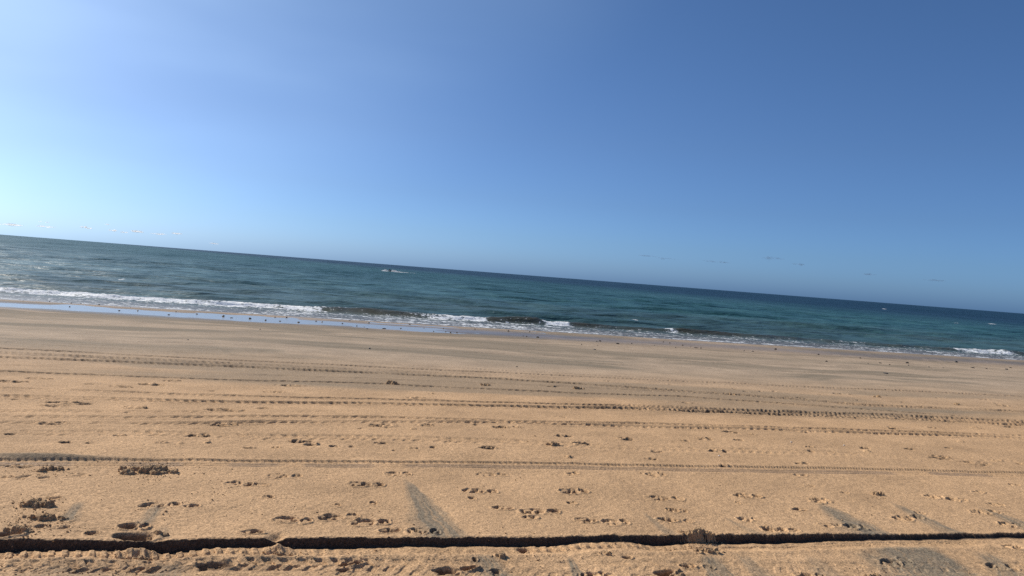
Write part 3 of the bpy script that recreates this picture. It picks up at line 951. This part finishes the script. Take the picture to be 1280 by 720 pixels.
# dark stones on the wet strip, one object each
stones = [(14, 370.5, 4), (20, 371, 3.5), (10, 373.5, 2.5), (2, 373, 3), (54, 373.5, 4), (29, 376, 2), (62, 377, 2.5), (77, 378.5, 2), (89, 379, 2.5), (112, 377, 3.5), (129, 378.6, 2.5), (124, 381, 3), (101, 379.5, 2), (87, 384, 2.5),
          (149, 389, 2.5), (172, 389, 2.5), (203, 384.7, 3), (220, 390, 2.5), (235, 385, 2.5), (211, 394, 3), (163, 384, 2), (246, 393, 2.5), (279, 396, 4), (289, 398, 5.5), (312.5, 399, 5), (332, 401, 4), (350, 402, 3), (373, 403.5, 7),
          (395, 402, 2.5), (402.5, 403, 2.5), (415, 398, 3.5), (428, 405, 3), (446, 408, 3), (459, 411, 3), (455, 409, 2), (480, 411, 6), (358, 397, 3), (343.6, 396.7, 3), (333, 393, 2.5), (315, 393, 2.5), (437, 401, 3), (461, 404, 4),
          (501, 411, 2.5), (563, 416, 3), (571, 416, 3), (542, 414.5, 2.5), (635, 414.6, 4.5), (512, 405.5, 3), (530, 410.7, 2), (593.5, 412, 2.5), (554, 411, 2), (557, 415, 2.5), (750, 426.8, 4), (745.7, 427, 3), (772, 430, 5), (789.5, 430, 3.5),
          (672, 422, 4), (658, 421, 2.5), (654, 420.5, 2), (727, 431, 2.5), (743, 437, 6), (747, 432, 2), (662, 415, 4), (829, 428.6, 2.5), (837, 430, 2.5), (853, 432, 3.5), (844.5, 435, 2.5), (818, 432, 2), (870, 435, 6), (930, 439, 3),
          (941, 439.5, 3), (969, 438, 4), (1023, 443.5, 4), (1033, 452, 4), (1107, 467, 8), (1100, 454, 3.5), (1135.5, 457, 3), (1134, 454, 4), (1195, 453, 4), (1161, 459, 3), (1216, 460, 6), (1258, 462, 4), (1263, 460, 3),
          (1085, 455, 2.5), (1112, 456, 2.5), (1075, 448, 3), (1233, 461, 3), (1179, 460, 2), (325, 412, 3), (235, 425, 3), (462, 436, 5), (646, 458, 3), (876, 435.5, 2.5), (863, 434, 2)]
special = {(289, 398): "larger dark stone in the blue wet strip, left one of a pair", (312.5, 399): "larger dark stone in the blue wet strip, right one of a pair", (373, 403.5): "long flat dark stone lying in the blue wet strip",
           (480, 411): "broad dark stone near the right end of the blue wet strip", (54, 373.5): "lone dark stone close to the foam, second group from the left edge", (1107, 467): "flat dark piece stranded on the sand well up from the water, right",
           (870, 435): "low dark stones fused in a flat lump at the water's edge, right of centre", (743, 437): "thin flat dark piece on grey sand near the centre of the beach", (462, 436): "thin dark scrap on the pale lower beach, left of centre",
           (772, 430): "dark stone, right one of two bold stones below the waterline near the centre", (750, 426.8): "dark stone, left one of two bold stones below the waterline near the centre"}
protos = []
for i in range(7):
    bm = bmesh.new()
    lump_bm(bm, (0, 0, 0), 1.0, random.Random(200 + i), 2, .5, .62)
    me = bpy.data.meshes.new("stone")
    bm.to_mesh(me)
    bm.free()
    for p in me.polygons:
        p.use_smooth = True
    me.materials.append(M_STONE)
    protos.append(me)
rnd = random.Random(9)
for i, (x, y, wp) in enumerate(stones):
    X, Y = at(x, y)
    d = math.hypot(X, Y)
    r = wp * d / 924 * .41
    o = bpy.data.objects.new("stone", protos[i % 7])
    C.objects.link(o)
    fl = .45 if wp > 5 else 1.0
    o.scale = (r, r, r * fl)
    o.rotation_euler = (0, 0, rnd.uniform(-.5, .5))
    o.location = (X, Y, max(ground(X, Y), POOL if uv_of(X, Y)[1] < 28 and x < 590 else -9) + r * .25 * fl)
    if (x, y) in special:
        tag(o, special[(x, y)], "stone", "dark stones along the waterline")
    elif x < 605:
        tag(o, "small dark stone among those scattered along the wet strip below the foam at left", "stone", "dark stones along the waterline")
    else:
        tag(o, "small dark stone among those scattered on bare sand below the waterline at right", "stone", "dark stones along the waterline")

# white shell chips
M_SHELL = plain("shell", (.75, .7, .62), .5)
for x, y, lab in ((899, 568.5, "tiny white shell chip below a footprint above the ribbed track"), (989, 552.5, "tiny white shell chip on plain sand, upper right of the track"), (1055, 492 + 64, "tiny pale shell chip left of two dark scrapes at right")):
    bm = bmesh.new()
    n = 14
    ring = []
    for k in range(n):
        a = math.pi * 2 * k / n
        rr_ = .011 * (1 + .06 * math.cos(5 * a))
        ring.append(bm.verts.new((rr_ * math.cos(a), .8 * rr_ * math.sin(a), 0)))
    inner = [bm.verts.new((v.co.x * .6, v.co.y * .6, .005)) for v in ring]
    top = bm.verts.new((0, 0, .007))
    for k in range(n):
        bm.faces.new((ring[k], ring[(k + 1) % n], inner[(k + 1) % n], inner[k]))
        bm.faces.new((inner[k], inner[(k + 1) % n], top))
    bm.faces.new(ring[::-1])
    o = done(bm, "shell_chip", M_SHELL)
    X, Y = at(x, y)
    o.location = (X, Y, ground(X, Y) + .003)
    tag(o, lab, "shell", "shell chips on the sand")

# ------------------------------------------------------------------ small boat far out
M_HULL = plain("dark_hull", (.02, .022, .026), .4, .4)
M_TRIM = plain("grey_trim", (.05, .05, .055), .5)
M_GLASS = plain("dark_windscreen", (.01, .012, .014), .1, .5)
m = NT("white_spray")
m.b.inputs['Base Color'].default_value = (.9, .9, .9, 1)
m.b.inputs['Roughness'].default_value = .9
tl = m.n("ShaderNodeBsdfTranslucent")
tl.inputs[0].default_value = (.95, .95, .95, 1)
mx = m.n("ShaderNodeMixShader")
mx.inputs[0].default_value = .6
m.l(m.b.outputs[0], mx.inputs[1])
m.l(tl.outputs[0], mx.inputs[2])
m.l(mx.outputs[0], m.out.inputs[0])
M_SPRAY = m.m
BX0, BY0 = xy_of(bu, bv)
boat = bpy.data.objects.new("small_boat", None)
C.objects.link(boat)
boat.location = (BX0, BY0, SEA)
boat.scale = (.8, .8, .8)
boat.rotation_euler = (0, 0, R(118))                 # running out to sea, a little to the left
tag(boat, "small dark boat with white spray on both sides, far out just under the horizon", "boat")


def hull_mesh():
    bm = bmesh.new()
    st_ = [(-1.35, .38, .02, .40), (-1.0, .44, -.05, .42), (-.3, .46, -.08, .44), (.4, .42, -.06, .48), (.95, .30, .05, .54), (1.35, .14, .22, .60), (1.5, .03, .40, .62)]
    rings = []
    for x, hw, zb, zt in st_:
        rings.append([bm.verts.new(p) for p in ((x, 0, zb - .08), (x, hw * .75, zb), (x, hw, (zb + zt) * .55), (x, hw * .9, zt), (x, 0, zt - .04), (x, -hw * .9, zt), (x, -hw, (zb + zt) * .55), (x, -hw * .75, zb))])
    for a, b in zip(rings, rings[1:]):
        for k in range(8):
            bm.faces.new((a[k], a[(k + 1) % 8], b[(k + 1) % 8], b[k]))
    bm.faces.new(rings[0])
    bm.faces.new(rings[-1][::-1])
    bmesh.ops.recalc_face_normals(bm, faces=bm.faces)
    me = bpy.data.meshes.new("hull")
    bm.to_mesh(me)
    bm.free()
    return me


def box_mesh(name, sx, sy, sz, bev, lean=0., taper=1.):
    bm = bmesh.new()
    bmesh.ops.create_cube(bm, size=1)
    for v in bm.verts:
        t = v.co.z + .5
        k = 1 + (taper - 1) * t
        v.co = Vector((v.co.x * sx * k + lean * t, v.co.y * sy * k, v.co.z * sz))
    bmesh.ops.bevel(bm, geom=bm.edges[:], offset=bev, segments=2, affect='EDGES')
    me = bpy.data.meshes.new(name)
    bm.to_mesh(me)
    bm.free()
    return me


link("hull", hull_mesh(), M_HULL, boat)
o = link("console", box_mesh("console", .5, .42, .42, .05, -.08, .8), M_TRIM, boat)
o.location = (.1, 0, .60)
o = link("windscreen", box_mesh("windscreen", .05, .36, .2, .015, -.07, .85), M_GLASS, boat)
o.location = (.2, 0, .88)
o = link("outboard_motor", box_mesh("outboard_motor", .26, .24, .46, .06, .04, .75), M_TRIM, boat)
o.location = (-1.5, 0, .48)

# spray thrown up before and behind the craft
rnd = random.Random(31)
bm = bmesh.new()
for _ in range(170):
    side = rnd.random()
    if side < .4:
        du_ = -1.35 + rnd.gauss(0, .38)
        hgt = .5 * math.exp(-((du_ + 1.3) / .8) ** 2)
    else:
        du_ = .75 + abs(rnd.gauss(0, 1.3))
        hgt = .5 * math.exp(-((du_ - 1.4) / 1.5) ** 2)
    dv_ = rnd.gauss(0, .5)
    X, Y = du_ * UX + dv_ * VX, du_ * UY + dv_ * VY
    lump_bm(bm, (X, Y, rnd.random() * hgt), rnd.uniform(.08, .2), rnd, 1, .5, .8)
sp = done(bm, "water_spray", M_SPRAY)
sp.location = (BX0, BY0, SEA)
sp['kind'] = 'stuff'
sp['label'] = "white spray thrown up round the distant small boat"


# ------------------------------------------------------------------ small clouds low over the horizon
def cloud_material(name, col, dens, thru):
    m = NT(name)
    tr = m.n("ShaderNodeBsdfTransparent")
    df = m.n("ShaderNodeBsdfTranslucent")
    dd = m.n("ShaderNodeBsdfDiffuse")
    dd.inputs[0].default_value = (*col, 1)
    df.inputs[0].default_value = (*col, 1)
    ad = m.n("ShaderNodeMixShader")
    ad.inputs[0].default_value = thru
    m.l(dd.outputs[0], ad.inputs[1])
    m.l(df.outputs[0], ad.inputs[2])
    lw = m.n("ShaderNodeLayerWeight")
    lw.inputs[0].default_value = .5
    a = m.math('MULTIPLY', m.math('POWER', m.math('SUBTRACT', 1.0, lw.outputs['Facing']), 1.4), dens, True)
    mx = m.n("ShaderNodeMixShader")
    m.l(a, mx.inputs[0])
    m.l(tr.outputs[0], mx.inputs[1])
    m.l(ad.outputs[0], mx.inputs[2])
    m.l(mx.outputs[0], m.out.inputs[0])
    return m.m


M_CW = cloud_material("white_cloud", (.97, .97, .97), .6, 1.0)
M_CG = cloud_material("grey_cloud", (.34, .42, .54), .09, .5)


def cloud(px, py, wpx, hpx, dist, mat, label, group, seed):
    rnd = random.Random(seed)
    d = ray(px, py).normalized()
    c = Vector((0, 0, CAM_H)) + d * dist
    w_, h_ = wpx * dist / 924, hpx * dist / 924
    side = Vector((d.y, -d.x, 0)).normalized()
    bm = bmesh.new()
    for i in range(9):
        t = rnd.uniform(-.5, .5)
        k = 1 - (2 * t) ** 2 * .75
        ret = bmesh.ops.create_icosphere(bm, subdivisions=3, radius=1.0)
        ctr = side * t * w_ + Vector((0, 0, (rnd.random() - .4) * h_ * .5 * k)) + Vector((d.x, d.y, 0)) * rnd.uniform(-.2, .2) * w_
        a, b = w_ * rnd.uniform(.14, .24), h_ * k * rnd.uniform(.35, .6)
        for v in ret['verts']:
            p = v.co * (1 + .12 * math.sin(4 * v.co.x + i) * math.cos(5 * v.co.y + i))
            v.co = ctr + side * p.x * a + Vector((d.x, d.y, 0)) * p.y * a + Vector((0, 0, p.z * b))
    me = bpy.data.meshes.new("cloud")
    bm.to_mesh(me)
    bm.free()
    for p in me.polygons:
        p.use_smooth = True
    o = link("cloud", me, mat)
    o.location = c
    tag(o, label, "cloud", group)


WL = "small flat white cloud in the row low over the sea horizon at left"
for i, (x, y, w_, h_) in enumerate([(12, 281, 22, 2.6), (57, 283.5, 14, 2), (55, 277.5, 8, 1.4), (105, 284, 6, 2), (112, 285.5, 6, 1.6), (141, 288, 8, 2), (134, 280.5, 4, 1.2), (156, 290.5, 8, 1.4), (171, 289.5, 12, 2.6), (199, 292.5, 14, 1.6), (221, 292, 10, 2), (268, 304.5, 10, 1.4)]):
    cloud(x, y, w_, h_, 16000 + 300 * (i % 4), M_CW, WL, "small white clouds at left", 300 + i)
GL = "faint grey wisp of cloud low over the sea horizon at right"
for i, (x, y, w_, h_) in enumerate([(812, 320, 24, 2.6), (834, 323.5, 20, 2.4), (886, 326.5, 14, 2), (902, 328, 22, 2.4), (966, 323, 22, 4), (998, 330.5, 14, 3), (1086, 343, 16, 2.6), (1168, 350.5, 22, 2.6)]):
    cloud(x, y, w_, h_, 14000 + 300 * (i % 4), M_CG, GL, "faint grey clouds at right", 340 + i)
